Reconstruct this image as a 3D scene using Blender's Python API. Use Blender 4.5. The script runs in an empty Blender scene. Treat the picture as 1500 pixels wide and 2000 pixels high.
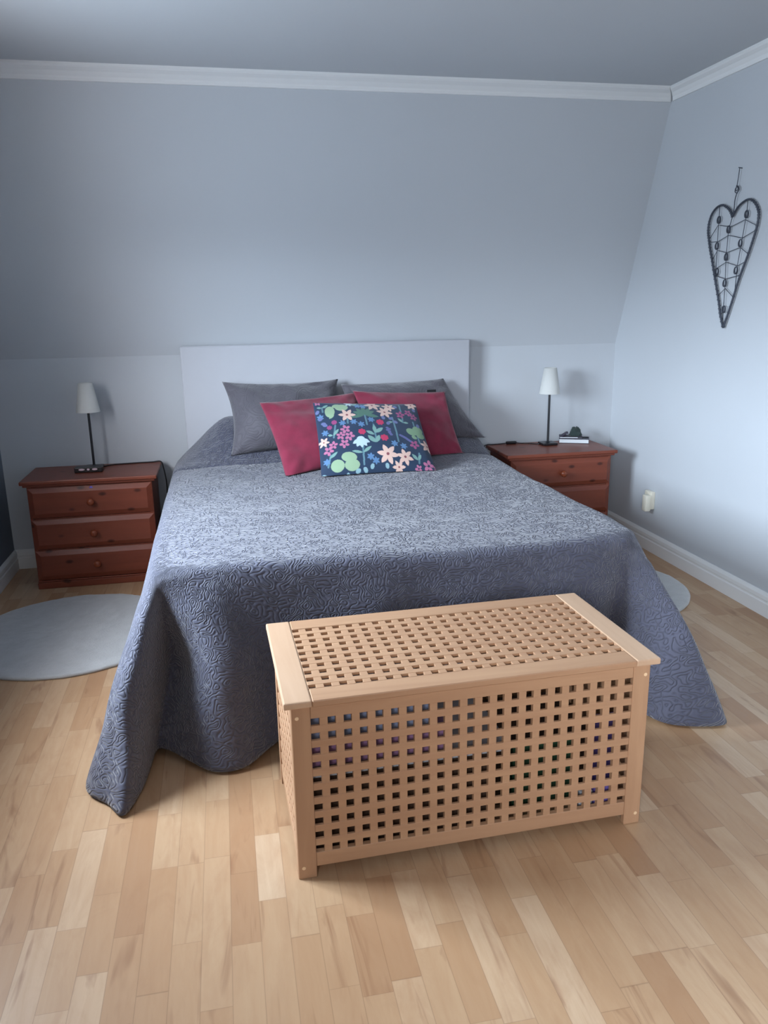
import bpy, bmesh, math, random
import numpy as np
from mathutils import Vector, Matrix, noise
random.seed(4)
scn = bpy.context.scene
C = scn.collection

# ---------------------------------------------------------------- camera
F_PX, CAM_H, PITCH, ROLL, YAW = 1538.50, 1.3965, math.radians(14.7314), math.radians(-0.9409), math.radians(11.2118)
fw = Vector((math.sin(YAW)*math.cos(PITCH), math.cos(YAW)*math.cos(PITCH), -math.sin(PITCH)))
rt = Vector((math.cos(YAW), -math.sin(YAW), 0)); up = rt.cross(fw)
r2 = math.cos(ROLL)*rt + math.sin(ROLL)*up; u2 = -math.sin(ROLL)*rt + math.cos(ROLL)*up
cam = bpy.data.cameras.new('camera'); camo = bpy.data.objects.new('camera', cam); C.objects.link(camo)
M = Matrix((r2, u2, -fw)).transposed().to_4x4(); M.translation = (0, 0, CAM_H)
camo.matrix_world = M
cam.sensor_fit = 'VERTICAL'; cam.sensor_height = 36; cam.sensor_width = 27; cam.lens = F_PX/2000*36; cam.clip_start = .02
scn.camera = camo

# ---------------------------------------------------------------- light
YB, XR, XL, ZK, ZC, YS, YR = 4.5207, 2.3478, -1.2068, 1.1493, 2.4385, 4.0483, -1.0
world = bpy.data.worlds.new('sky'); scn.world = world; world.use_nodes = True
wt = world.node_tree; wb = wt.nodes['Background']
def wmath(op, a, b=None, c=None, clamp=False):
    x = wt.nodes.new('ShaderNodeMath'); x.operation = op; x.use_clamp = clamp
    for i, v in enumerate((a, b, c)):
        if v is None: continue
        if isinstance(v, (int, float)): x.inputs[i].default_value = v
        else: wt.links.new(v, x.inputs[i])
    return x.outputs[0]
def wramp(v, a, b):      # 0 at a, 1 at b
    x = wt.nodes.new('ShaderNodeMapRange'); x.interpolation_type = 'SMOOTHSTEP'; wt.links.new(v, x.inputs[0])
    x.inputs[1].default_value = a; x.inputs[2].default_value = b; return x.outputs[0]
# overcast daylight: bright cool sky on the left side of the house, dimmer towards the rear, dark ground below the horizon
SKY_LEFT, SKY_REST, GROUND = 98.0, 3.6, .30
wc = wt.nodes.new('ShaderNodeTexCoord'); wx = wt.nodes.new('ShaderNodeSeparateXYZ'); wt.links.new(wc.outputs['Generated'], wx.inputs[0])
left = wramp(wmath('MULTIPLY', wx.outputs[0], -1), .1, .7)
above = wramp(wx.outputs[2], -.02, .10)
lvl = wmath('ADD', wmath('MULTIPLY', left, SKY_LEFT-SKY_REST), SKY_REST)
wt.links.new(wmath('MULTIPLY', lvl, wmath('ADD', wmath('MULTIPLY', above, 1-GROUND), GROUND)), wb.inputs[1])
wm_ = wt.nodes.new('ShaderNodeMix'); wm_.data_type = 'RGBA'; wt.links.new(left, wm_.inputs[0])
wm_.inputs[6].default_value = (1, .93, .92, 1); wm_.inputs[7].default_value = (.74, .86, 1, 1); wt.links.new(wm_.outputs[2], wb.inputs[0])
WY0, WY1, WZ0, WZ1 = 1.95, 3.05, .95, 1.9      # window opening in the left wall
RX0, RX1, RZ0, RZ1 = -1.05, .25, .95, 2.1        # window opening in the rear wall
def portal(name, loc, direction, sx, sy):      # guides daylight sampling through a window opening, gives off no light itself
    l = bpy.data.lights.new(name, 'AREA'); l.shape = 'RECTANGLE'; l.size = sx; l.size_y = sy; l.cycles.is_portal = True
    o = bpy.data.objects.new(name, l); C.objects.link(o); o.location = loc
    o.rotation_euler = Vector(direction).to_track_quat('-Z', 'Y').to_euler(); return o
portal('daylight_left_window', (XL-.13, (WY0+WY1)/2, (WZ0+WZ1)/2), (1, 0, 0), WY1-WY0, WZ1-WZ0)
portal('daylight_rear_window', ((RX0+RX1)/2, YR-.13, (RZ0+RZ1)/2), (0, 1, 0), RX1-RX0, RZ1-RZ0)
vs = scn.view_settings
scn.display_settings.display_device = 'sRGB'
vs.view_transform = 'Standard'; vs.look = 'None'; vs.gamma = 1; vs.use_curve_mapping = False; vs.exposure = -0.37

# ---------------------------------------------------------------- materials
def srgb(r, g, b):
    f = lambda c: (c/255/12.92) if c <= 10 else ((c/255+.055)/1.055)**2.4
    return (f(r), f(g), f(b), 1)
class NT:
    def __init__(s, name):
        s.m = bpy.data.materials.new(name); s.m.use_nodes = True; s.t = s.m.node_tree
        s.b = s.t.nodes['Principled BSDF']; s.out = s.t.nodes['Material Output']
    def n(s, ty, **kw):
        x = s.t.nodes.new(ty)
        for k, v in kw.items(): setattr(x, k, v)
        return x
    def l(s, a, b): s.t.links.new(a, b)
    def math(s, op, a, b=None, c=None):
        x = s.n('ShaderNodeMath', operation=op)
        for i, v in enumerate((a, b, c)):
            if v is None: continue
            if isinstance(v, (int, float)): x.inputs[i].default_value = v
            else: s.l(v, x.inputs[i])
        return x.outputs[0]
    def noise(s, vec, scale, detail=4, rough=.5, dist=0):
        x = s.n('ShaderNodeTexNoise'); x.inputs['Scale'].default_value = scale; x.inputs['Detail'].default_value = detail
        x.inputs['Roughness'].default_value = rough; x.inputs['Distortion'].default_value = dist
        if vec is not None: s.l(vec, x.inputs['Vector'])
        return x.outputs[0]
    def coord(s, kind='Object', scale=(1, 1, 1), loc=(0, 0, 0), rot=(0, 0, 0)):
        tc = s.n('ShaderNodeTexCoord'); mp = s.n('ShaderNodeMapping'); s.l(tc.outputs[kind], mp.inputs[0])
        mp.inputs['Scale'].default_value = scale; mp.inputs['Location'].default_value = loc; mp.inputs['Rotation'].default_value = rot
        return mp.outputs[0]
    def ramp(s, fac, stops):
        x = s.n('ShaderNodeValToRGB'); e = x.color_ramp.elements
        while len(e) < len(stops): e.new(.5)
        for i, (p, c) in enumerate(stops): e[i].position = p; e[i].color = c if len(c) == 4 else (*c, 1)
        s.l(fac, x.inputs[0]); return x.outputs[0]
    def mix(s, fac, a, b, mode='MIX'):
        x = s.n('ShaderNodeMix', data_type='RGBA', blend_type=mode)
        for i, v in ((0, fac), (6, a), (7, b)):
            if isinstance(v, (int, float)): x.inputs[i].default_value = v
            elif isinstance(v, tuple): x.inputs[i].default_value = v
            else: s.l(v, x.inputs[i])
        return x.outputs[2]
    def bump(s, h, strength=.3, dist=.01, normal=None):
        x = s.n('ShaderNodeBump'); x.inputs['Strength'].default_value = strength; x.inputs['Distance'].default_value = dist
        s.l(h, x.inputs['Height'])
        if normal is not None: s.l(normal, x.inputs['Normal'])
        return x.outputs[0]
    def fin(s, color=None, rough=.6, normal=None, sheen=0, spec=.5, metal=0):
        b = s.b
        if color is not None:
            if isinstance(color, tuple): b.inputs['Base Color'].default_value = color
            else: s.l(color, b.inputs['Base Color'])
        if isinstance(rough, (int, float)): b.inputs['Roughness'].default_value = rough
        else: s.l(rough, b.inputs['Roughness'])
        if normal is not None: s.l(normal, b.inputs['Normal'])
        b.inputs['Sheen Weight'].default_value = sheen; b.inputs['Specular IOR Level'].default_value = spec; b.inputs['Metallic'].default_value = metal
        return s.m

def paint(name, col, rough=.7, bump=.15):
    t = NT(name); v = t.coord()
    n1 = t.noise(v, 1.3, 3); n2 = t.noise(v, 220, 4, .7)
    c = t.mix(n1, tuple(x*.96 for x in col[:3])+(1,), tuple(min(1, x*1.04) for x in col[:3])+(1,))
    return t.fin(c, rough, t.bump(n2, bump, .002), spec=.3)
m_wall = paint('grey_wall_paint', srgb(190, 195, 200))
m_slope = m_wall
m_wall_low_bounce = paint('low_bounce_wall_paint', srgb(112, 122, 134))  # left and rear walls coloured darker to keep bounced light down
m_ceil = paint('ceiling_paint', srgb(190, 195, 199))
m_trim = paint('white_trim_paint', srgb(226, 228, 228), .35, .04)

def floor_mat():
    t = NT('beech_parquet'); tc = t.n('ShaderNodeTexCoord'); sp = t.n('ShaderNodeSeparateXYZ'); t.l(tc.outputs['Object'], sp.inputs[0])
    W, Ln = .0665, .33
    xs = t.math('DIVIDE', sp.outputs[0], W); row = t.math('FLOOR', xs)
    wn = t.n('ShaderNodeTexWhiteNoise', noise_dimensions='1D'); t.l(row, wn.inputs['W'])
    ys = t.math('ADD', t.math('DIVIDE', sp.outputs[1], Ln), t.math('MULTIPLY', wn.outputs[0], 9.0))
    # uneven strip lengths
    ys = t.math('ADD', ys, t.math('MULTIPLY', t.math('SINE', t.math('ADD', t.math('MULTIPLY', ys, 2.3), t.math('MULTIPLY', row, 1.7))), .22))
    cell = t.math('FLOOR', ys)
    cv = t.n('ShaderNodeCombineXYZ'); t.l(row, cv.inputs[0]); t.l(cell, cv.inputs[1])
    w2 = t.n('ShaderNodeTexWhiteNoise', noise_dimensions='2D'); t.l(cv.outputs[0], w2.inputs['Vector'])
    base = t.ramp(w2.outputs[0], [(0, srgb(170, 135, 104)), (.12, srgb(182, 149, 116)), (.5, srgb(191, 161, 128)), (.85, srgb(200, 172, 140)), (1, srgb(211, 187, 158))])
    # grain: every strip has its own offset
    off = t.n('ShaderNodeVectorMath', operation='MULTIPLY'); t.l(w2.outputs[1], off.inputs[0]); off.inputs[1].default_value = (7, 13, 5)
    mp = t.n('ShaderNodeVectorMath', operation='MULTIPLY'); t.l(tc.outputs['Object'], mp.inputs[0]); mp.inputs[1].default_value = (22, 2.2, 1)
    ad = t.n('ShaderNodeVectorMath', operation='ADD'); t.l(mp.outputs[0], ad.inputs[0]); t.l(off.outputs[0], ad.inputs[1])
    g = t.noise(ad.outputs[0], 1.6, 6, .6, 1.2)
    c = t.mix(t.math('MULTIPLY', g, .6), base, srgb(164, 122, 84), 'MIX')
    mp2 = t.n('ShaderNodeVectorMath', operation='MULTIPLY'); t.l(ad.outputs[0], mp2.inputs[0]); mp2.inputs[1].default_value = (.35, .45, 1)
    k = t.noise(mp2.outputs[0], 1.5, 3, .6, 1.8)
    kk = t.ramp(k, [(.0, (0, 0, 0)), (.60, (0, 0, 0)), (.72, (.5, .5, .5)), (1, (1, 1, 1))])
    c = t.mix(kk, c, srgb(126, 84, 58))
    fig = t.noise(t.coord(scale=(9, 3, 1)), 1.2, 5, .65, 1.0)
    c = t.mix(t.ramp(fig, [(.45, (0, 0, 0)), (.8, (.42, .42, .42))]), c, srgb(156, 116, 84))
    # joints
    fx = t.math('FRACT', xs); fy = t.math('FRACT', ys)
    ex = t.math('MINIMUM', fx, t.math('SUBTRACT', 1, fx)); ey = t.math('MINIMUM', fy, t.math('SUBTRACT', 1, fy))
    e = t.math('MINIMUM', t.math('MULTIPLY', ex, W), t.math('MULTIPLY', ey, Ln))
    j = t.math('LESS_THAN', e, .0009)
    c = t.mix(t.math('MULTIPLY', j, .28), c, srgb(96, 64, 44))
    rg = t.ramp(g, [(0, (.30, .30, .30)), (1, (.44, .44, .44))])
    hb = t.math('SUBTRACT', t.math('MULTIPLY', g, .2), j)
    return t.fin(c, rg, t.bump(hb, .12, .001), spec=.5)
m_floor = floor_mat()

def wood(name, light, dark, axis=0, sc=1.0, rough=.45, knots=None, gs=.6):
    t = NT(name); s = [26*sc]*3; s[axis] = 1.8*sc
    v = t.coord(scale=tuple(s)); g = t.noise(v, 1, 5, .6, .8)
    s2 = [5*sc]*3; s2[axis] = .7*sc
    big = t.noise(t.coord(scale=tuple(s2), loc=(3, 1, 2)), 1, 2, .5, .5)
    c = t.mix(t.ramp(g, [(.25, (0, 0, 0)), (.75, (gs, gs, gs))]), light, dark)
    c = t.mix(t.ramp(big, [(.35, (0, 0, 0)), (.75, (.45, .45, .45))]), c, dark)
    if knots:
        s3 = [15.0]*3; s3[axis] = 8.0
        vo = t.n('ShaderNodeTexVoronoi', feature='F1'); t.l(t.coord(scale=tuple(s3), loc=(.3, .7, .4)), vo.inputs['Vector'])
        vo.inputs['Scale'].default_value = 1; vo.inputs['Randomness'].default_value = 1
        kf = t.ramp(vo.outputs['Distance'], [(.0, (1, 1, 1)), (.10, (.8, .8, .8)), (.19, (0, 0, 0)), (1, (0, 0, 0))])
        c = t.mix(kf, c, knots)
    return t.fin(c, rough, t.bump(g, .08, .001), spec=.4)
BL, BD = srgb(186, 148, 115), srgb(156, 116, 88)
birch = [wood('birch_wood_%s' % 'xyz'[i], BL, BD, i) for i in range(3)]
m_birch_end = wood('pale_birch_wood', srgb(203, 171, 142), srgb(180, 144, 114), 1)
m_plug = wood('birch_dowel_end', srgb(238, 208, 170), srgb(220, 186, 146), 1)
PL, PD, PK = srgb(134, 70, 50), srgb(102, 48, 34), srgb(58, 24, 16)
pine = [wood('stained_pine_%s' % 'xyz'[i], PL, PD, i, rough=.38, knots=PK) for i in range(3)]
m_knob = wood('stained_pine_knob', srgb(140, 70, 42), srgb(106, 48, 28), 2, rough=.3)

def quilt(name, col, q=1.0, dist=.0042, spec=.3, sheen=.35, scale=36.0, uv='Object', k=9.5):
    t = NT(name); v = t.coord()
    a = t.noise(t.coord(uv), scale, 0.0, .4, .2)
    # meandering stitch lines: contour lines of a smooth noise field
    s = t.math('ABSOLUTE', t.math('SINE', t.math('MULTIPLY', a, k*2)))
    puff = t.math('POWER', s, .55)
    b = t.noise(v, 420, 3, .6); w = t.noise(v, 9, 3, .5)
    h = t.math('ADD', t.math('MULTIPLY', puff, 1.0*q), t.math('ADD', t.math('MULTIPLY', b, .10), t.math('MULTIPLY', w, .5)))
    c = t.mix(puff, tuple(x*.82 for x in col[:3])+(1,), col)
    c = t.mix(t.math('MULTIPLY', b, .3), c, tuple(x*1.25 for x in col[:3])+(1,))
    return t.fin(c, .62, t.bump(h, .85, dist), sheen=sheen, spec=spec)
m_spread = quilt('quilted_slate_cotton', srgb(74, 76, 92), uv='UV')
m_sham = quilt('grey_sham_cotton', srgb(82, 79, 86), .4, .004, scale=22, k=10)

def cloth(name, col, rough=.8, weave=500, sheen=.3, mottle=.15, bump=.3):
    t = NT(name); v = t.coord(); n = t.noise(v, weave, 3, .7); k = t.noise(v, 14, 4, .6)
    dk = tuple(x*(1-mottle*1.6) for x in col[:3])+(1,); lt = tuple(min(1, x*(1+mottle)) for x in col[:3])+(1,)
    c = t.mix(k, dk, lt)
    h = t.math('ADD', t.math('MULTIPLY', n, .25), k)
    return t.fin(c, rough, t.bump(h, bump, .006), sheen=sheen, spec=.25)
m_red = cloth('crimson_velour', srgb(128, 38, 62), .8, 300, .25, .25, .5)
m_head = cloth('pale_grey_upholstery', srgb(182, 184, 190), .85, 600, .2, .02, .1)
m_matt = cloth('mattress_ticking', srgb(190, 190, 192))
m_tag = cloth('black_label_fabric', srgb(20, 20, 24))
m_rug = cloth('pale_grey_rug_pile', srgb(178, 180, 180), .95, 160, .5, .15, 1.0)
def plain(name, col, rough=.5, spec=.5, metal=0, nz=60):
    t = NT(name); n = t.noise(t.coord(), nz, 3, .6)
    c = t.mix(n, tuple(x*.92 for x in col[:3])+(1,), col)
    return t.fin(c, rough, t.bump(n, .06, .001), spec=spec, metal=metal)
m_black = plain('black_metal', srgb(24, 26, 32), .38)
m_plastic = plain('black_plastic', srgb(22, 18, 22), .3)
m_spot = plain('pale_reflection', srgb(214, 190, 200), .25)  # colour of the painted reflections on the clock box
m_iron = plain('dark_wire', srgb(72, 77, 88), .5, .4, .3)
m_cream = plain('cream_socket_plastic', srgb(226, 222, 206), .35)
m_hole = plain('socket_contact_dark', srgb(60, 58, 54), .5)
m_page = plain('white_paper', srgb(216, 222, 226), .6)
m_cover = plain('dark_blue_cover', srgb(44, 52, 70), .35)
m_note = plain('dark_violet_cover', srgb(52, 42, 62), .5)
m_green = cloth('dark_green_cloth', srgb(48, 62, 60), .9, 200, .2, .25, .5)
m_teal = plain('teal_ink', srgb(80, 160, 170), .5)
m_sticker = plain('violet_sticker', srgb(112, 100, 190), .5)
def shade_mat():
    t = NT('white_lampshade_fabric'); n = t.noise(t.coord(), 700, 2, .6)
    c = t.mix(n, srgb(226, 228, 226), srgb(240, 240, 236))
    t.fin(c, .8, t.bump(n, .1, .001), spec=.2)
    tr = t.n('ShaderNodeBsdfTranslucent'); t.l(c, tr.inputs[0]); mx = t.n('ShaderNodeMixShader'); mx.inputs[0].default_value = .35
    t.l(t.b.outputs[0], mx.inputs[1]); t.l(tr.outputs[0], mx.inputs[2]); t.l(mx.outputs[0], t.out.inputs[0]); return t.m
m_shade = shade_mat()
def glass_mat():
    t = NT('window_glass'); tr = t.n('ShaderNodeBsdfTransparent'); gl = t.n('ShaderNodeBsdfGlossy'); gl.inputs['Roughness'].default_value = .02
    mx = t.n('ShaderNodeMixShader'); mx.inputs[0].default_value = .05
    t.l(tr.outputs[0], mx.inputs[1]); t.l(gl.outputs[0], mx.inputs[2]); t.l(mx.outputs[0], t.out.inputs[0]); return t.m
m_glass = glass_mat()

# ---------------------------------------------------------------- helpers
def tag(o, label, cat, group=None):
    o['label'] = label; o['category'] = cat
    if group: o['group'] = group
    return o
def thing(name, label, cat, loc=(0, 0, 0), rz=0, group=None):
    o = bpy.data.objects.new(name, None); C.objects.link(o); o.location = loc; o.rotation_euler = (0, 0, rz); o.empty_display_size = .05
    return tag(o, label, cat, group)
def obj(name, bm, m, parent=None, smooth=False):
    bmesh.ops.recalc_face_normals(bm, faces=bm.faces)
    me = bpy.data.meshes.new(name); bm.to_mesh(me); bm.free()
    for mm in (m if isinstance(m, (list, tuple)) else [m]): me.materials.append(mm)
    if smooth:
        for p in me.polygons: p.use_smooth = True
        if smooth != True: me.set_sharp_from_angle(angle=smooth)
    o = bpy.data.objects.new(name, me); C.objects.link(o); o.parent = parent; return o
def struct(name, bm, m, parent=None, smooth=False):
    o = obj(name, bm, m, parent, smooth)
    if parent is None: o['kind'] = 'structure'
    return o
def box(bm, x0, x1, y0, y1, z0, z1, bev=0, seg=1, mat=0):
    r = bmesh.ops.create_cube(bm, size=1)
    for v in r['verts']: v.co = Vector(((x0+x1)/2+v.co.x*(x1-x0), (y0+y1)/2+v.co.y*(y1-y0), (z0+z1)/2+v.co.z*(z1-z0)))
    fs = {f for v in r['verts'] for f in v.link_faces}
    for f in fs: f.material_index = mat
    if bev:
        es = list({e for v in r['verts'] for e in v.link_edges})
        bmesh.ops.bevel(bm, geom=es, offset=bev, segments=seg, affect='EDGES', profile=.5)
def bx(*a, **k):
    bm = bmesh.new(); box(bm, *a, **k); return bm
def tube(bm, pts, r, n=8, closed=False):
    pts = [Vector(p) for p in pts]; rings = []; N = len(pts); prev = None
    for i, p in enumerate(pts):
        if closed: d = pts[(i+1) % N]-pts[i-1]
        else: d = pts[min(i+1, N-1)]-pts[max(i-1, 0)]
        d.normalize()
        if prev is None:
            a = Vector((0, 0, 1)) if abs(d.z) < .9 else Vector((1, 0, 0)); s = d.cross(a).normalized()
        else: s = (prev-d*prev.dot(d)).normalized()
        prev = s; t = d.cross(s)
        rr = r[i] if isinstance(r, (list, tuple)) else r
        rings.append([bm.verts.new(p+rr*(math.cos(k*2*math.pi/n)*s+math.sin(k*2*math.pi/n)*t)) for k in range(n)])
    for i in range(N if closed else N-1):
        a, b = rings[i], rings[(i+1) % N]
        for k in range(n): bm.faces.new((a[k], a[(k+1) % n], b[(k+1) % n], b[k]))
    if not closed: bm.faces.new(rings[0][::-1]); bm.faces.new(rings[-1])
def catmull(P, per=8, closed=False):
    P = [Vector(p) for p in P]; n = len(P); out = []
    for i in range(n if closed else n-1):
        g = (lambda k: P[k % n]) if closed else (lambda k: P[max(0, min(n-1, k))])
        a, b, c, d = g(i-1), g(i), g(i+1), g(i+2)
        for k in range(per):
            t = k/per
            out.append(.5*((2*b)+(c-a)*t+(2*a-5*b+4*c-d)*t*t+(3*b-a-3*c+d)*t**3))
    if not closed: out.append(P[-1])
    return out
def lathe(bm, prof, n=32, o=(0, 0, 0), axis='z'):
    rings = []
    for r, z in prof:
        ring = []
        for k in range(n):
            a = 2*math.pi*k/n; c, s = r*math.cos(a), r*math.sin(a)
            p = (c, s, z) if axis == 'z' else (c, -z, s)     # axis 'y': profile grows towards -y
            ring.append(bm.verts.new(Vector(p)+Vector(o)))
        rings.append(ring)
    for a, b in zip(rings, rings[1:]):
        for k in range(n): bm.faces.new((a[k], a[(k+1) % n], b[(k+1) % n], b[k]))
    for rg in (rings[0], rings[-1]):
        if len(rg) > 2: bm.faces.new(rg)
def dup(root, loc, label, rz=0):
    r = root.copy(); C.objects.link(r); r.location = loc; r.rotation_euler = (0, 0, rz); r['label'] = label
    for ch in list(root.children):
        c = ch.copy(); C.objects.link(c); c.parent = r
        for g in list(ch.children):
            d = g.copy(); C.objects.link(d); d.parent = c
    return r
def sstep(a, b, x):
    t = max(0, min(1, (x-a)/(b-a))); return t*t*(3-2*t)

# ---------------------------------------------------------------- room
T = .12
struct('floor', bx(XL-T, XR+T, YR-T, YB+T, -.1, 0), m_floor)
struct('ceiling', bx(XL-T, XR+T, YR-T, YS+.02, ZC, ZC+.1), m_ceil)
struct('wall_back', bx(XL, XR, YB, YB+.1, 0, ZK), m_wall)
bm = bmesh.new()      # steep sloping upper wall: a slab from the knee wall's top to the ceiling
vv = []
for x in (XL, XR):
    for (y, z) in ((YB, ZK), (YS, ZC), (YS+.1, ZC), (YB+.1, ZK)): vv.append(bm.verts.new((x, y, z)))
for f in ((0, 1, 2, 3), (7, 6, 5, 4), (0, 4, 5, 1), (1, 5, 6, 2), (2, 6, 7, 3), (3, 7, 4, 0)): bm.faces.new([vv[i] for i in f])
struct('wall_slope', bm, m_slope)
struct('wall_right', bx(XR, XR+T, YR-T, YB+T, 0, ZC), m_wall)
bm = bmesh.new()
for a in ((YR-T, WY0, 0, ZC), (WY1, YB+T, 0, ZC), (WY0, WY1, 0, WZ0), (WY0, WY1, WZ1, ZC)): box(bm, XL-T, XL, *a)
struct('wall_left', bm, m_wall_low_bounce)
bm = bmesh.new()
for a in ((XL, RX0, 0, ZC), (RX1, XR, 0, ZC), (RX0, RX1, 0, RZ0), (RX0, RX1, RZ1, ZC)): box(bm, a[0], a[1], YR-T, YR, a[2], a[3])
struct('wall_rear', bm, m_wall_low_bounce)
def window(name, horizontal, a0, a1, z0, z1, p):
    f = bmesh.new()
    def b(u0, u1, za, zb, d0, d1):
        if horizontal: box(f, u0, u1, p+d0, p+d1, za, zb, bev=.004)
        else: box(f, p+d0, p+d1, u0, u1, za, zb, bev=.004)
    w = .05; m = (a0+a1)/2
    for q in ((a0, a0+w, z0, z1), (a1-w, a1, z0, z1), (a0+w, a1-w, z0, z0+w), (a0+w, a1-w, z1-w, z1), (m-.03, m+.03, z0+w, z1-w)): b(*q, -.09, -.04)
    o = struct(name, f, m_trim)
    s = bmesh.new()
    if horizontal: box(s, a0-.04, a1+.04, p-.03, p+.06, z0-.03, z0, bev=.006)
    else: box(s, p-.03, p+.06, a0-.04, a1+.04, z0-.03, z0, bev=.006)
    obj('window_sill', s, m_trim, o)
    g = bmesh.new()
    for u0, u1 in ((a0+w, m-.03), (m+.03, a1-w)):
        if horizontal: box(g, u0, u1, p-.068, p-.064, z0+w, z1-w)
        else: box(g, p-.068, p-.064, u0, u1, z0+w, z1-w)
    obj('pane', g, m_glass, o)
window('window_1', False, WY0, WY1, WZ0, WZ1, XL)
window('window_2', True, RX0, RX1, RZ0, RZ1, YR)
# profile strips along a path direction: prof = (distance from wall, height)
def strip(prof, p0, p1, inward, z, mitre0=0, mitre1=0):
    bm = bmesh.new(); p0, p1, n = Vector(p0), Vector(p1), Vector(inward); d = (p1-p0).normalized()
    A = [bm.verts.new(p0+n*a+d*a*mitre0+Vector((0, 0, z+h))) for a, h in prof]
    B = [bm.verts.new(p1+n*a-d*a*mitre1+Vector((0, 0, z+h))) for a, h in prof]
    k = len(prof)
    for i in range(k): bm.faces.new((A[i], A[(i+1) % k], B[(i+1) % k], B[i]))
    bm.faces.new(A[::-1]); bm.faces.new(B); return bm
BBP = [(0, 0), (.017, 0), (.017, .062), (.013, .066), (.013, .073), (.016, .077), (.015, .094), (.009, .104), (.004, .109), (0, .109)]
struct('baseboard_back', strip(BBP, (XL, YB, 0), (XR, YB, 0), (0, -1, 0), 0, 1, 1), m_trim)
struct('baseboard_right', strip(BBP, (XR, YB, 0), (XR, YR, 0), (-1, 0, 0), 0, 1, 1), m_trim)
struct('baseboard_left', strip(BBP, (XL, YR, 0), (XL, YB, 0), (1, 0, 0), 0, 1, 1), m_trim)
struct('baseboard_rear', strip(BBP, (XR, YR, 0), (XL, YR, 0), (0, 1, 0), 0, 1, 1), m_trim)
CRP = [(0, 0), (.052, 0), (.054, -.010), (.048, -.016), (.030, -.026), (.016, -.042), (.014, -.050), (.010, -.058), (0, -.058)]
sl = (YB-YS)/(ZC-ZK)
def crown(name, p0, p1, inward, slope=0, m0=1, m1=1):
    prof = [(a, h) for a, h in CRP]
    bm = bmesh.new(); n = Vector(inward); P0, P1 = Vector(p0), Vector(p1); d = (P1-P0).normalized()
    pr = []
    for a, h in prof:
        pr.append((a - (slope*(-h) if slope else 0), h))
    A = [bm.verts.new(P0+n*a+d*max(0, b[0])*m0+Vector((0, 0, h))) for (a, h), b in zip(pr, prof)]
    B = [bm.verts.new(P1+n*a-d*max(0, b[0])*m1+Vector((0, 0, h))) for (a, h), b in zip(pr, prof)]
    k = len(prof)
    for i in range(k): bm.faces.new((A[i], A[(i+1) % k], B[(i+1) % k], B[i]))
    bm.faces.new(A[::-1]); bm.faces.new(B); struct(name, bm, m_trim)
crown('trim_1', (XL, YS, ZC), (XR, YS, ZC), (0, -1, 0), sl)
crown('trim_2', (XR, YS, ZC), (XR, YR, ZC), (-1, 0, 0))
crown('trim_3', (XL, YR, ZC), (XL, YS, ZC), (1, 0, 0))
crown('trim_4', (XR, YR, ZC), (XL, YR, ZC), (0, 1, 0))

# ---------------------------------------------------------------- bed
bed = thing('bed', 'wide double bed with pale grey upholstered headboard against the back wall', 'bed', (.59, 3.4, 0))
def rel(bm, o):
    bmesh.ops.translate(bm, verts=bm.verts, vec=-Vector(o.location)); return bm
obj('headboard', rel(bx(-.222, 1.398, 4.425, 4.492, .12, 1.198, bev=.012, seg=3), bed), m_head, bed, smooth=math.radians(40))
obj('bed_base', rel(bx(-.20, 1.38, 2.50, 4.42, .14, .34, bev=.01), bed), m_head, bed)
obj('mattress', rel(bx(-.20, 1.38, 2.50, 4.42, .342, .575, bev=.05, seg=4), bed), m_matt, bed, smooth=True)
for x in (-.12, 1.3):
    for y in (2.62, 4.32):
        b = bmesh.new(); lathe(b, [(.02, 0), (.03, .14)], 16, (x, y, 0)); obj('leg', rel(b, bed), m_black, bed)

def top_z(x, y):
    ed = sstep(-.30, .02, x); er = 1-sstep(1.15, 1.43, x)
    z = .603 + .006*math.sin(x*5+1)*math.sin(y*3.1) - .012*math.exp(-((x-.75)/.25)**2-((y-3.0)/.35)**2)
    k = sstep(4.03, 4.42, y)
    z += .205*k*ed*(.45+.55*er)*(1-.25*sstep(.7, 1.3, x))
    z += .020*sstep(3.70, 3.97, y)*(1-sstep(4.0, 4.045, y))*ed*er
    z -= .024*math.exp(-((y-4.05)/.018)**2)
    return z
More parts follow.
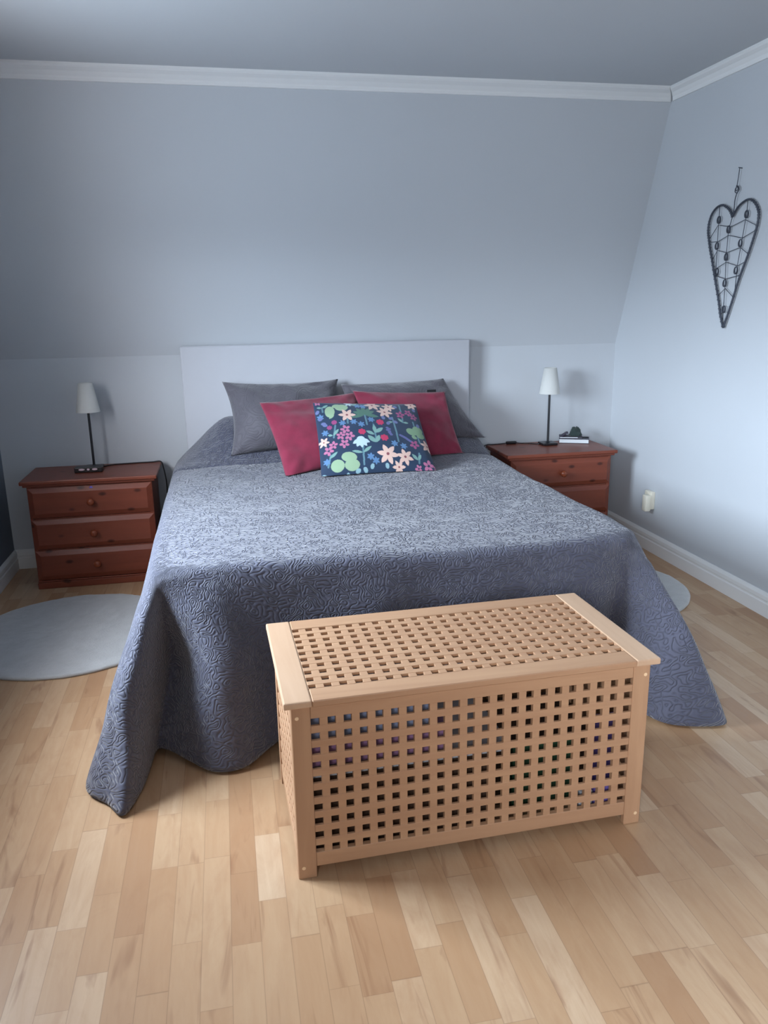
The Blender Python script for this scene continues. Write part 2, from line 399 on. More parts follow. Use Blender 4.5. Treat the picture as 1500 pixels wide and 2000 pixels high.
# columns of the skirt, head end left -> round the foot -> head end right: (top edge, middle, hem)
cols = [
 ((-.285, 4.42), (-.325, 4.42, .33), (-.34, 4.42, .05)),
 ((-.29, 4.20), (-.335, 4.20, .33), (-.352, 4.20, .04)),
 ((-.29, 4.02), (-.335, 4.02, .32), (-.365, 4.02, .03)),
 ((-.29, 3.80), (-.35, 3.80, .31), (-.40, 3.80, .02)),
 ((-.29, 3.55), (-.34, 3.55, .31), (-.385, 3.55, .035)),
 ((-.29, 3.25), (-.355, 3.25, .30), (-.43, 3.24, .03)),
 ((-.29, 2.95), (-.345, 2.94, .30), (-.415, 2.92, .03)),
 ((-.288, 2.70), (-.36, 2.66, .30), (-.455, 2.62, .015)),
 ((-.284, 2.52), (-.375, 2.42, .30), (-.478, 2.38, .012)),
 ((-.276, 2.44), (-.385, 2.29, .30), (-.475, 2.20, .012)),
 ((-.268, 2.415), (-.365, 2.215, .30), (-.408, 2.12, .008)),
 ((-.260, 2.405), (-.335, 2.20, .30), (-.360, 2.055, .008)),
 ((-.252, 2.402), (-.298, 2.26, .30), (-.328, 2.15, .010)),
 ((-.244, 2.402), (-.262, 2.38, .30), (-.305, 2.27, .015)),
 ((-.235, 2.402), (-.230, 2.46, .30), (-.285, 2.35, .03)),
 ((-.220, 2.402), (-.190, 2.42, .30), (-.240, 2.335, .03)),
 ((-.190, 2.400), (-.150, 2.335, .30), (-.185, 2.285, .02)),
 ((-.140, 2.398), (-.095, 2.270, .30), (-.105, 2.215, .012)),
 ((-.080, 2.398), (-.030, 2.275, .30), (-.015, 2.215, .015)),
 ((0.0, 2.400), (.050, 2.350, .30), (.065, 2.285, .03)),
 ((.14, 2.400), (.15, 2.385, .30), (.16, 2.345, .045)),
 ((.30, 2.400), (.30, 2.375, .30), (.30, 2.330, .04)),
 ((.46, 2.398), (.46, 2.350, .30), (.46, 2.300, .03)),
 ((.62, 2.400), (.62, 2.378, .30), (.62, 2.345, .03)),
 ((.78, 2.400), (.78, 2.352, .30), (.78, 2.310, .03)),
 ((.94, 2.400), (.94, 2.380, .30), (.94, 2.350, .03)),
 ((1.10, 2.402), (1.09, 2.355, .30), (1.09, 2.315, .03)),
 ((1.23, 2.405), (1.21, 2.385, .30), (1.20, 2.360, .04)),
 ((1.322, 2.408), (1.325, 2.455, .30), (1.31, 2.430, .03)),
 ((1.352, 2.412), (1.368, 2.375, .30), (1.335, 2.270, .02)),
 ((1.372, 2.418), (1.425, 2.285, .30), (1.400, 2.160, .01)),
 ((1.385, 2.428), (1.480, 2.235, .30), (1.545, 2.120, .008)),
 ((1.395, 2.442), (1.500, 2.245, .30), (1.598, 2.140, .008)),
 ((1.405, 2.465), (1.500, 2.300, .30), (1.600, 2.210, .012)),
 ((1.412, 2.56), (1.492, 2.47, .30), (1.572, 2.41, .02)),
 ((1.418, 2.70), (1.475, 2.68, .30), (1.525, 2.66, .025)),
 ((1.42, 2.95), (1.487, 2.95, .30), (1.537, 2.95, .02)),
 ((1.42, 3.25), (1.462, 3.25, .30), (1.503, 3.25, .03)),
 ((1.42, 3.55), (1.477, 3.55, .30), (1.523, 3.55, .03)),
 ((1.42, 3.80), (1.465, 3.80, .30), (1.500, 3.80, .03)),
 ((1.42, 4.02), (1.455, 4.02, .31), (1.470, 4.02, .03)),
 ((1.42, 4.20), (1.452, 4.20, .32), (1.465, 4.20, .04)),
 ((1.42, 4.42), (1.445, 4.42, .33), (1.455, 4.42, .05))]
def centre(x, y): return Vector((.565, max(3.25, y), 0))
def build_spread():
    Tn, Mn, Bn = ([Vector((c[0][0], c[0][1], 0)) for c in cols], [Vector(c[1]) for c in cols], [Vector(c[2]) for c in cols])
    per = 10
    Tn, Mn, Bn = catmull(Tn, per), catmull(Mn, per), catmull(Bn, per)
    bm = bmesh.new(); grid = []
    NT_, NS = 26, 34
    for T_, Mi, B_ in zip(Tn, Mn, Bn):
        c = centre(T_.x, T_.y); inn = (c-T_); L = inn.length; inn.normalize()
        zt = top_z(T_.x, T_.y)
        P0 = T_+inn*.075; P0.z = top_z(P0.x, P0.y)
        P1 = T_+inn*.026; P1.z = zt-.006
        P2 = T_.copy(); P2.z = zt-.040
        P3 = T_.lerp(Mi, .42); P3.z = (zt*.5+Mi.z*.5)
        row = []
        for k in range(NT_):
            f = (k/(NT_-1)); f = f**.9
            q = c.lerp(P0, f); q.z = top_z(q.x, q.y)
            row.append(q)
        row += catmull([P0, P1, P2, P3, Mi, (Mi+B_)/2, B_], 6)[1:]
        col = []
        for q in row:
            hh = noise.noise(q*3.2)*.007+noise.noise(q*9)*.0025
            if q.z < .5: q = q+Vector((noise.noise(q*5+Vector((9, 0, 0))), noise.noise(q*5+Vector((0, 9, 0))), 0))*.008
            else: q = q+Vector((0, 0, hh))
            q.z = max(q.z, .008)
            col.append(bm.verts.new(q))
        grid.append(col)
    uvl = bm.loops.layers.uv.new('UVMap'); run = 0
    for gi, (a, b) in enumerate(zip(grid, grid[1:])):
        du = (Mn[gi+1]-Mn[gi]).length; da = db = 0
        for k in range(len(a)-1):
            f = bm.faces.new((a[k], b[k], b[k+1], a[k+1]))
            if k < NT_-1: uv = [(v.co.x, v.co.y) for v in f.verts]
            else:
                ea = (a[k+1].co-a[k].co).length; eb = (b[k+1].co-b[k].co).length
                uv = [(run, 9-da), (run+du, 9-db), (run+du, 9-db-eb), (run, 9-da-ea)]; da += ea; db += eb
            for lp, q in zip(f.loops, uv): lp[uvl].uv = q
        run += du
    bmesh.ops.remove_doubles(bm, verts=bm.verts, dist=.00001)
    o = obj('bedspread', bm, m_spread, None, True)
    s = o.modifiers.new('thickness', 'SOLIDIFY'); s.thickness = .007; s.offset = 0; s.use_rim = True
    tag(o, 'dark slate blue quilted bedspread draped over the whole bed down to the floor', 'bedspread')
    return o
build_spread()

# ---------------------------------------------------------------- pillows
def cushion(name, corners, thick, m, label, cat, group=None, seed=0, pull=.05, n=44, wr=.006, nfront=None, colorfn=None, tails=None):
    TLc, TRc, BRc, BLc = [Vector(c) for c in corners]
    nrm = ((TRc-TLc).cross(BLc-TLc)).normalized()       # faces the camera side
    if nrm.y > 0: nrm = -nrm
    bm = bmesh.new(); sv = Vector((seed*3.1, seed*1.7, seed*.9)); layers = []
    cols_ = []
    for side in (1, -1):
        g = []
        nn = (nfront or n) if side > 0 else (nfront or n)
        for j in range(nn+1):
            row = []
            for i in range(nn+1):
                u, v = -1+2*i/nn, -1+2*j/nn      # v=-1 top
                if side < 0 and (i in (0, nn) or j in (0, nn)): row.append(layers[0][j][i]); continue
                uu = u*(1-pull*(1-v*v)*abs(u)**1.5); w = v*(1-pull*(1-u*u)*abs(v)**1.5)
                a = TLc.lerp(TRc, (uu+1)/2); b = BLc.lerp(BRc, (uu+1)/2); p = a.lerp(b, (w+1)/2)
                e = max(0, (1-u*u)*(1-v*v)); t = thick*.56*e**.55*(1+.22*v)
                p = p+nrm*side*t
                wq = noise.noise(p*6+sv)*wr*1.6*min(1, e*4)+noise.noise(p*17+sv)*wr*.6*min(1, e*6)
                # creases running in from the corners
                cr = math.sin((abs(u)-abs(v))*14+seed)*math.exp(-((2-abs(u)-abs(v))/.45)**2)*wr*.9
                p = p+nrm*side*(wq+cr*min(1, e*8))
                p.z = max(p.z, min(top_z(p.x, p.y), 9)+.010)
                row.append(bm.verts.new(p))
                if colorfn: cols_.append(colorfn((u+1)/2, (v+1)/2, side))
            g.append(row)
        layers.append(g)
        for j in range(nn):
            for i in range(nn): bm.faces.new((g[j][i], g[j][i+1], g[j+1][i+1], g[j+1][i]))
    base = (TLc+TRc+BLc+BRc)/4; base.z = min(v.co.z for v in bm.verts)
    bmesh.ops.translate(bm, verts=bm.verts, vec=-base)
    o = obj(name, bm, m, None, True); o.location = base
    if colorfn:
        at = o.data.color_attributes.new('print', 'FLOAT_COLOR', 'POINT')
        at.data.foreach_set('color', [c for q in cols_ for c in q])
    tag(o, label, cat, group); return o
cushion('pillow', [(-.012, 4.345, 1.013), (.617, 4.355, 1.005), (.627, 4.16, .66), (.006, 4.13, .636)], .21, m_sham,
        'large dark grey pillow standing on the left half of the bed', 'pillow', 'large grey pillows', 1, .12, wr=.013)
cushion('pillow', [(.632, 4.36, .975), (1.22, 4.36, .987), (1.45, 4.25, .642), (.657, 4.16, .66)], .19, m_sham,
        'large dark grey pillow on the right, behind the right red cushion', 'pillow', 'large grey pillows', 2, .06, wr=.013)
cushion('cushion', [(.170, 4.10, .922), (.690, 4.205, .945), (.715, 3.90, .625), (.262, 3.72, .590)], .11, m_red,
        'crimson velour cushion leaning left of the flowered cushion', 'cushion', 'crimson cushions', 3, .05, wr=.010)
rc = cushion('cushion', [(.667, 4.17, .958), (1.176, 4.17, .935), (1.232, 3.97, .600), (.735, 3.88, .600)], .12, m_red,
        'crimson velour cushion leaning right of the flowered cushion, black tag on top', 'cushion', 'crimson cushions', 4, .05, wr=.010)
b = bmesh.new(); box(b, 1.075, 1.125, 4.165, 4.169, .925, .948, bev=.001)
obj('fabric_tag', rel(b, rc), m_tag, rc)['label'] = 'black fabric tag'

# flowered print, laid out in the cushion's own u (0 left..1 right), v (0 top..1 bottom)
GR, GU = 320, 320
U, V = np.meshgrid(np.linspace(0, 1, GR+1), np.linspace(0, 1, GU+1))
def c3(r, g, b): return np.array(srgb(r, g, b)[:3])
img = np.empty((GU+1, GR+1, 3)); img[:] = c3(38, 62, 92)
def cv(x, y):     # design grid units -> u, v
    v = (y-105)/830; l = 80+90*v; r = 1215+75*v; return (x-l)/(r-l), v
def put(mask, col): img[mask] = c3(*col)
def ell(x, y, a, b, ang, col):
    u, v = cv(x, y); du, dv = (U-u)*1135, (V-v)*1135*.78; t = math.radians(ang)
    p, q = du*math.cos(t)+dv*math.sin(t), -du*math.sin(t)+dv*math.cos(t)
    put((p/a)**2+(q/b)**2 < 1, col)
def leafs(x, y, L, w, ang, col):      # pointed leaf from (x,y) in direction ang (0 = right, 90 = down)
    u, v = cv(x, y); du, dv = (U-u)*1135, (V-v)*1135*.78; t = math.radians(ang)
    p, q = (du*math.cos(t)+dv*math.sin(t))/L, -du*math.sin(t)+dv*math.cos(t)
    put((p > 0) & (p < 1) & (np.abs(q) < w*np.sin(np.clip(p, 0, 1)*math.pi)**.8), col)
def stem(x0, y0, x1, y1, w, col):
    a = np.array(cv(x0, y0))*np.array([1135, 885]); b = np.array(cv(x1, y1))*np.array([1135, 885]); d = b-a; L = d@d
    px, py = U*1135-a[0], V*885-a[1]; t = np.clip((px*d[0]+py*d[1])/L, 0, 1)
    put((px-t*d[0])**2+(py-t*d[1])**2 < w*w, col)
def lily(x, y, R, col, rot=0, n=6, w=.23, eye=(150, 80, 90)):
    for k in range(n): leafs(x, y, R, R*w, rot+k*360/n, col)
    if eye: ell(x, y, R*.14, R*.14, 0, eye)
def blossom(x, y, R, col, n=5, rot=0):
    for k in range(n):
        a = math.radians(rot+k*360/n); ell(x+R*.6*math.cos(a), y+R*.6*math.sin(a), R*.42, R*.30, rot+k*360/n, col)
GREEN, PALE, BLUE, PINK, RED, PEACH, LEAF, WHITE, VIO = (84, 128, 112), (164, 196, 158), (96, 142, 190), (204, 118, 160), (206, 44, 96), (242, 202, 186), (132, 178, 170), (196, 222, 232), (104, 108, 168)
for (x0, y0, x1, y1) in ((610, 300, 625, 440), (690, 440, 705, 640), (905, 340, 930, 640), (300, 420, 280, 560), (565, 640, 575, 860), (430, 340, 430, 410), (1010, 150, 1015, 250), (1150, 560, 1160, 640), (1130, 760, 1120, 860), (170, 180, 175, 240), (250, 740, 230, 850), (1130, 380, 1135, 450), (1020, 320, 1010, 400)):
    stem(x0, y0, x1, y1, 9, (98, 142, 158))
for a in (-155, -125, -90, -55, -25, 12, 168): leafs(610, 310, 150 if a in (12, 168) else 125, 24, a, GREEN)
for q in ((250, 240, 52, 78, 10), (375, 190, 70, 52, 0), (320, 165, 45, 28, -20)): ell(*q, PALE)
leafs(240, 330, 75, 16, -40, PALE)
for q in ((320, 850, 66, 62, 0), (430, 780, 76, 52, 10), (460, 855, 74, 56, 0)): ell(*q, PALE)
for q in ((1090, 510, 58, 46, 20), (1165, 480, 58, 52, 0), (1185, 540, 48, 44, 0), (1110, 575, 30, 22, 30)): ell(*q, (140, 178, 140))
for q in ((428, 300, 92, 5), (710, 160, 92, 0), (885, 185, 76, 20), (830, 270, 88, 10), (808, 775, 108, 12), (980, 805, 88, 18), (1240, 665, 80, 15), (180, 590, 60, 10), (1150, 135, 72, 5), (915, 895, 66, 0)): lily(q[0], q[1], q[2], PEACH, q[3])
for q in ((400, 480, 52), (350, 550, 46), (440, 565, 50), (385, 640, 50), (230, 690, 50), (275, 640, 44), (1095, 665, 52), (1000, 295, 50), (1095, 260, 44), (1150, 310, 44), (1215, 880, 58), (1300, 905, 42), (125, 110, 40), (1110, 910, 36)): blossom(q[0], q[1], q[2], PINK if q[0] < 900 or q[1] > 800 else (178, 82, 136), 5, q[0])
for q in ((763, 410, 38), (566, 525, 36), (787, 600, 38), (290, 382, 28), (240, 435, 26)): ell(q[0], q[1], q[2], q[2]*.86, 0, RED if q[0] > 300 else (170, 70, 130)); lily(q[0], q[1], q[2]*1.15, RED if q[0] > 300 else (170, 70, 130), 20, 7, .3, None)
for q in ((375, 400), (490, 400), (565, 435), (672, 380), (885, 665), (978, 690), (640, 790), (545, 170), (605, 185), (690, 830), (150, 300), (195, 490), (215, 800)): lily(q[0], q[1], 40, BLUE, q[0], 6, .25, None)
for x, y, L, w, a in ((700, 540, 110, 22, -35), (700, 540, 100, 20, -88), (690, 560, 90, 20, -150), (700, 650, 110, 26, -130), (705, 650, 95, 22, -65), (570, 745, 105, 16, -35), (565, 745, 110, 14, -168), (275, 540, 100, 16, -50), (270, 535, 50, 14, -160), (170, 185, 80, 14, -30), (165, 185, 50, 14, -170), (1010, 400, 70, 15, -125), (1015, 400, 60, 14, 0), (1110, 830, 80, 18, -130), (1115, 830, 70, 15, -60), (240, 770, 100, 15, -35), (480, 165, 90, 14, -30), (900, 400, 60, 14, 170)): leafs(x, y, L, w, a, LEAF)
ell(548, 615, 42, 40, 0, WHITE)
for k in range(5): leafs(548, 610, 95, 22, 25+k*32, WHITE)
for k in range(7): ell(1255-4*k if False else 960+16*k, 560+10*k+abs(k-3)*2, 17, 14, 0, VIO); ell(815+8*k if k > 3 else 830+(k % 2)*20, 480+14*k, 17, 13, 0, VIO)
for q in ((180, 380), (195, 400), (150, 320), (885, 355), (850, 420), (930, 400), (805, 350), (120, 235), (200, 930), (430, 940), (520, 910), (655, 880), (590, 905), (800, 880), (1170, 210), (960, 180), (1180, 420)): ell(q[0], q[1], 26, 19, q[0], (112, 124, 176) if q[1] < 850 else (150, 190, 200))
lily(455, 130, 50, WHITE, 10, 6, .25, None)
img = img*.66+img.mean(2, keepdims=True)*.06
img4 = np.concatenate([img, np.ones((GU+1, GR+1, 1))], 2)
navy = tuple(c3(40, 66, 96))+(1,)
def pr(u, v, side):
    if side < 0: return navy
    return img4[min(GU, int(round(v*GU))), min(GR, int(round(u*GR)))]
def print_mat():
    t = NT('flowered_cotton_print'); a = t.n('ShaderNodeVertexColor'); a.layer_name = 'print'
    n = t.noise(t.coord(), 600, 2, .6)
    return t.fin(a.outputs[0], .7, t.bump(n, .2, .001), sheen=.15, spec=.3)
cushion('cushion', [(.432, 3.98, .924), (.965, 3.98, .896), (.985, 3.63, .604), (.423, 3.65, .604)], .11, print_mat(),
        'small navy cushion with a colourful flower print, foremost on the bed', 'cushion', None, 5, .02, nfront=GR, colorfn=pr, wr=.004)

# ---------------------------------------------------------------- nightstands
NW, ND, NH = .6631, .3888, .5729
def nightstand(loc, label):
    t = thing('nightstand', label, 'nightstand', loc, 0, 'pine three drawer nightstands')   # origin: front left floor corner of the top's outline
    W, D = NW, ND; s = .028; f = .026
    top = bmesh.new(); box(top, 0, W, 0, D, NH-.020, NH, bev=.005, seg=2); box(top, .012, W-.012, .012, D-.005, NH-.032, NH-.019, bev=.003)
    obj('top', top, pine[0], t)
    for x0, x1 in ((s, s+.02), (W-s-.02, W-s)): obj('side_panel', bx(x0, x1, f, D-.01, .0, NH-.031, bev=.002), pine[2], t)
    obj('back_panel', bx(s+.02, W-s-.02, D-.02, D-.012, .03, NH-.032), pine[0], t)
    fr = bmesh.new()
    for z in (.535, .370, .205, .045): box(fr, s+.02, W-s-.02, f+.004, f+.022, z-.006 if z > .05 else .045, z+.004 if z > .05 else .048)
    obj('frame_rail', fr, pine[0], t)
    pl = bmesh.new(); box(pl, s-.004, W-s+.004, f-.008, f+.012, 0, .034, bev=.003); box(pl, s-.002, W-s+.002, f-.004, f+.012, .034, .043, bev=.003)
    obj('plinth', pl, pine[0], t)
    for zt in (.5355, .3705, .2055):
        x0, x1, z0, z1 = s+.004, W-s-.004, zt-.158, zt-.003
        d = bmesh.new(); ya, yb, yc = f+.016, f-.002, f-.014; b = .024
        R = [[(x0, ya, z0), (x1, ya, z0), (x1, ya, z1), (x0, ya, z1)], [(x0, yb, z0), (x1, yb, z0), (x1, yb, z1), (x0, yb, z1)],
             [(x0+b, yc, z0+b), (x1-b, yc, z0+b), (x1-b, yc, z1-b), (x0+b, yc, z1-b)]]
        VV = [[d.verts.new(q) for q in r] for r in R]
        for a, c in zip(VV, VV[1:]):
            for k in range(4): d.faces.new((a[k], a[(k+1) % 4], c[(k+1) % 4], c[k]))
        d.faces.new(VV[-1]); d.faces.new(VV[0][::-1])
        dr = obj('drawer', d, pine[0], t)
        k = bmesh.new(); lathe(k, [(.0005, .040), (.010, .039), (.017, .034), (.019, .027), (.016, .020), (.010, .014), (.008, .006), (.011, 0)], 20, (W/2, yc, (z0+z1)/2), 'y')
        obj('knob', k, m_knob, dr, True)
    return t
n1 = nightstand((-1.0347, 4.1029, 0), 'red-brown pine nightstand with three drawers, left of the bed')
n2 = dup(n1, (1.5195, 4.0955, 0), 'red-brown pine nightstand with three drawers, right of the bed')
bst = bmesh.new(); lathe(bst, [(.0005, .0008), (.008, .0006), (.008, -.004)], 14, (NW/2+.005, .0185, .5225), 'y')
obj('sticker', bst, m_sticker, n1)['label'] = 'small violet sticker'

# ---------------------------------------------------------------- lamps
def table_lamp(loc, rz, label):
    t = thing('table_lamp', label, 'lamp', loc, rz, 'bedside lamps')
    obj('base', bx(-.045, .045, -.045, .045, 0, .014, bev=.003, seg=2), m_plastic, t)
    b = bmesh.new(); lathe(b, [(.016, .014), (.012, .018), (.0065, .022), (.0065, .31), (.010, .314), (.010, .35)], 16); obj('pole', b, m_black, t, math.radians(40))
    b = bmesh.new(); lathe(b, [(.061, .303), (.0365, .453), (.0355, .453), (.060, .303)], 40)
    b.faces.ensure_lookup_table()
    for f in [f for f in b.faces if len(f.verts) > 4]: b.faces.remove(f)
    # close the rims between the outer and inner skin
    obj('lamp_shade', b, m_shade, t, True)
    b = bmesh.new()
    for a in (0, 2.094, 4.189): tube(b, [(0, 0, .44), (.037*math.cos(a), .037*math.sin(a), .447)], .001, 6)
    lathe(b, [(.008, .35), (.014, .375), (.016, .40), (.010, .425), (.002, .44)], 14)
    obj('bulb_holder', b, m_cream, t, True)
    return t
ZN = NH+.0005
l1 = table_lamp((-.712, 4.375, ZN), 0, 'table lamp with white cone shade and black stem, on the left nightstand')
l2 = dup(l1, (1.872, 4.375, ZN), 'table lamp with white cone shade and black stem, on the right nightstand')
t = thing('clock_box', 'flat black box with three pale spots at the foot of the left lamp', 'clock', (-.725, 4.292, ZN))
obj('body', bx(-.070, .070, -.032, .032, 0, .028, bev=.004, seg=2), m_plastic, t)
for x, w in ((-.033, .016), (0, .007), (.032, .014)):  # pale reflections on the box front, put in as small discs
    b = bmesh.new(); lathe(b, [(w, 0), (w*.9, .0015), (.0005, .002)], 16, (0, 0, 0), 'y'); bmesh.ops.scale(b, verts=b.verts, vec=(1, 1, .0055/w)); bmesh.ops.translate(b, verts=b.verts, vec=(x, -.0318, .017))
    obj('reflection_spot', b, m_spot, t)['label'] = 'pale pinkish spot'
# cords
def cord(name, pts, label, r=.0028):
    b = bmesh.new(); P = catmull(pts, 8); tube(b, P, r, 8); o = obj(name, b, m_plastic, None, True); return tag(o, label, 'cord')
z = NH+.0032
cc = thing('power_cord', 'black cord with inline switch lying across the right nightstand', 'cord', (1.66, 4.43, NH))
b = bmesh.new(); tube(b, catmull([(1.826, 4.39, z), (1.78, 4.43, z), (1.73, 4.45, z), (1.70, 4.452, z+.004)], 8), .0028, 8)
tube(b, catmull([(1.64, 4.455, z+.004), (1.60, 4.46, z), (1.55, 4.455, z), (1.515, 4.45, z), (1.495, 4.448, z-.03), (1.49, 4.45, .35), (1.49, 4.455, .05)], 8), .0028, 8)
obj('cable', rel(b, cc), m_plastic, cc, True)
obj('switch', rel(bx(1.638, 1.702, 4.442, 4.462, z-.002, z+.014, bev=.004, seg=2), cc), m_plastic, cc, True)
cord('power_cord', [(-.67, 4.40, z), (-.62, 4.44, z), (-.52, 4.455, z), (-.42, 4.46, z), (-.375, 4.46, z+.001), (-.362, 4.455, z-.03), (-.350, 4.44, .45), (-.357, 4.45, .3), (-.36, 4.455, .05)], 'black cord dropping between the left nightstand and the bed', .0035)

# ---------------------------------------------------------------- books and cloth on the right nightstand
def book(loc, rz, w, d, h, mc, name, label):
    t = thing(name, label, 'book', loc, rz)
    p = bmesh.new(); box(p, .002, w-.003, .0035, d-.003, .0022, h-.0022); obj('pages', p, m_page, t)
    c = bmesh.new(); box(c, 0, w, 0, d, 0, .002, bev=.0006); box(c, 0, w, 0, d, h-.002, h, bev=.0006); box(c, 0, w, d-.002, d, .002, h-.002)
    obj('cover', c, mc, t); return t
ang = math.radians(-25)
bk = book((1.955, 4.402, ZN), ang, .176, .105, .026, m_cover, 'book', 'thick paperback with white page edges facing out, lowest on the right nightstand')
nt = book((1.962, 4.410, ZN+.0265), ang+.06, .135, .095, .010, m_note, 'notebook', 'thin dark violet notebook lying on the paperback by the right lamp')
# curled cover
b = bmesh.new(); g = []
for i in range(13):
    s_ = i/12*.75; row = []
    for j in range(2): row.append(b.verts.new((.006+.060*s_, .004+.085*j, .0102+.020*math.sin(s_*2.3)**2)))
    g.append(row)
for a, c in zip(g, g[1:]): b.faces.new((a[0], a[1], c[1], c[0]))
o = obj('curled_page', b, m_note, nt, True); sm = o.modifiers.new('thickness', 'SOLIDIFY'); sm.thickness = .0012
def lump(name, loc, rx, ry, rz_, m, label, cat, seed, drape=0):
    b = bmesh.new(); bmesh.ops.create_uvsphere(b, u_segments=32, v_segments=20, radius=1)
    for v in b.verts:
        q = v.co.copy(); k = 1+.22*noise.noise(q*1.7+Vector((seed, 0, 0)))+.08*noise.noise(q*4+Vector((seed, 3, 0)))
        spread = 1+drape*max(0, .35-q.z)**1.5
        v.co = Vector((q.x*rx*k*spread, q.y*ry*k*spread, max(-.02*rz_, (q.z*.62+.38)*rz_*k)))
    mz = min(v.co.z for v in b.verts)
    for v in b.verts: v.co.z -= mz
    o = obj(name, b, m, None, True); o.location = loc; return tag(o, label, cat)
lump('folded_cloth', (2.062, 4.408, ZN+.0378), .030, .026, .054, m_green, 'crumpled dark green cloth heaped on the books by the right lamp', 'cloth', 5, .6)
t = thing('pen', 'dark pen lying across the books beside the crumpled cloth', 'pen', (2.075, 4.372, ZN+.0330), math.radians(-20))
b = bmesh.new(); tube(b, [(-.012, 0, 0), (.045, 0, 0), (.054, 0, 0)], [.0045, .0045, .001], 10); obj('barrel', b, m_black, t)
b = bmesh.new(); box(b, -.012, .018, -.001, .001, .0045, .006); obj('clip', b, m_iron, t)

# ---------------------------------------------------------------- wire heart
HX = XR-.013
t = thing('wire_heart', 'long dark wire heart with chicken-wire filling hanging on the right wall', 'wall decoration', (HX, 3.44, 1.266))
def yz(pts, dx=0): return [(dx, y-3.44, z-1.266) for y, z in pts]
L = [(3.444, 1.762), (3.462, 1.787), (3.487, 1.806), (3.531, 1.822), (3.571, 1.816), (3.606, 1.791), (3.624, 1.754), (3.626, 1.714), (3.615, 1.678), (3.598, 1.632), (3.575, 1.582), (3.55, 1.522), (3.52, 1.454), (3.49, 1.382), (3.469, 1.324), (3.440, 1.266)]
R = [(3.444, 1.762), (3.426, 1.783), (3.395, 1.808), (3.342, 1.824), (3.3, 1.811), (3.268, 1.78), (3.256, 1.746), (3.262, 1.699), (3.28, 1.647), (3.304, 1.587), (3.331, 1.532), (3.356, 1.476), (3.384, 1.399), (3.413, 1.325), (3.438, 1.266)]
b = bmesh.new(); tube(b, catmull(yz(L), 6), .005, 8); tube(b, catmull(yz(R), 6), .005, 8)
for S in (L, R):          # thin wire wound round the frame
    P = catmull(yz(S), 14); Q = [p+Vector((math.cos(i*1.35), math.sin(i*1.35)*.8, math.cos(i*1.35+.8)*.6))*.0066 for i, p in enumerate(P)]
    tube(b, Q, .0014, 5)
obj('frame', b, m_iron, t, True)
b = bmesh.new()
for W_ in [[(3.605, 1.681), (3.548, 1.736), (3.452, 1.718), (3.349, 1.74), (3.267, 1.709)], [(3.612, 1.663), (3.536, 1.661), (3.461, 1.683), (3.357, 1.662), (3.268, 1.688)], [(3.570, 1.580), (3.538, 1.621), (3.464, 1.606), (3.365, 1.623), (3.302, 1.590)], [(3.553, 1.532), (3.461, 1.564), (3.374, 1.543), (3.318, 1.559)], [(3.545, 1.508), (3.453, 1.488), (3.352, 1.502)], [(3.503, 1.412), (3.45, 1.446), (3.382, 1.404)],
           [(3.548, 1.818), (3.547, 1.759), (3.542, 1.65), (3.532, 1.50)], [(3.341, 1.822), (3.342, 1.763), (3.359, 1.649), (3.374, 1.541), (3.375, 1.430)], [(3.444, 1.760), (3.465, 1.709), (3.465, 1.588), (3.454, 1.47), (3.447, 1.300)]]:
    tube(b, yz(W_), .0016, 6)
obj('wire_mesh', b, m_iron, t, True)
for (y, z_) in [(3.547, 1.759), (3.342, 1.763), (3.465, 1.709), (3.368, 1.642), (3.545, 1.642), (3.465, 1.588), (3.527, 1.524), (3.382, 1.524), (3.458, 1.47), (3.447, 1.351)]:
    b = bmesh.new(); P = []
    for k in range(30):
        a = k/30*4*math.pi; P.append((.003*math.sin(a*.5), y-3.44+.011*math.sin(a), z_-1.266+.016*math.cos(a)))
    tube(b, P, .0021, 6, closed=True); obj('wire_coil', b, m_iron, t, True)
b = bmesh.new(); tube(b, catmull(yz([(3.444, 1.762), (3.437, 1.80), (3.437, 1.832), (3.427, 1.86), (3.414, 1.874), (3.424, 1.890), (3.440, 1.882), (3.441, 1.868), (3.430, 1.862)]), 8), .0022, 6)
tube(b, catmull(yz([(3.423, 1.965), (3.426, 1.93), (3.430, 1.895), (3.420, 1.878), (3.436, 1.872), (3.434, 1.896)]), 8), .0018, 6)
obj('hanging_wire', b, m_iron, t, True)
b = bmesh.new(); tube(b, [(.013, 3.423-3.44, 1.966-1.266), (-.006, 3.423-3.44, 1.968-1.266)], .0022, 8); obj('nail', b, m_iron, t)

# ---------------------------------------------------------------- wall socket
t = thing('wall_socket', 'cream double wall socket with a plug adapter low on the right wall', 'socket', (XR, 3.97, .30))
obj('plate', bx(-.028, 0, -.026, .045, -.052, .050, bev=.005, seg=2), m_cream, t, math.radians(40))
for z_ in (.024,):
    b = bmesh.new(); lathe(b, [(.019, 0), (.019, .002), (.016, .002), (.016, .0005)], 24, (0, 0, 0), 'z')
    bmesh.ops.rotate(b, verts=b.verts, matrix=Matrix.Rotation(math.radians(-90), 3, 'Y')); bmesh.ops.translate(b, verts=b.verts, vec=(-.028, .014, z_))
    obj('socket_ring', b, m_cream, t)
    for dy in (-.008, .008):
        b = bmesh.new(); lathe(b, [(.0025, 0), (.0025, .001)], 10); bmesh.ops.rotate(b, verts=b.verts, matrix=Matrix.Rotation(math.radians(-90), 3, 'Y')); bmesh.ops.translate(b, verts=b.verts, vec=(-.0285, .014+dy, z_))
        obj('contact_hole', b, m_hole, t)
obj('plug_adapter', bx(-.062, -.028, -.034, .008, -.060, .034, bev=.006, seg=2), m_cream, t, math.radians(40))

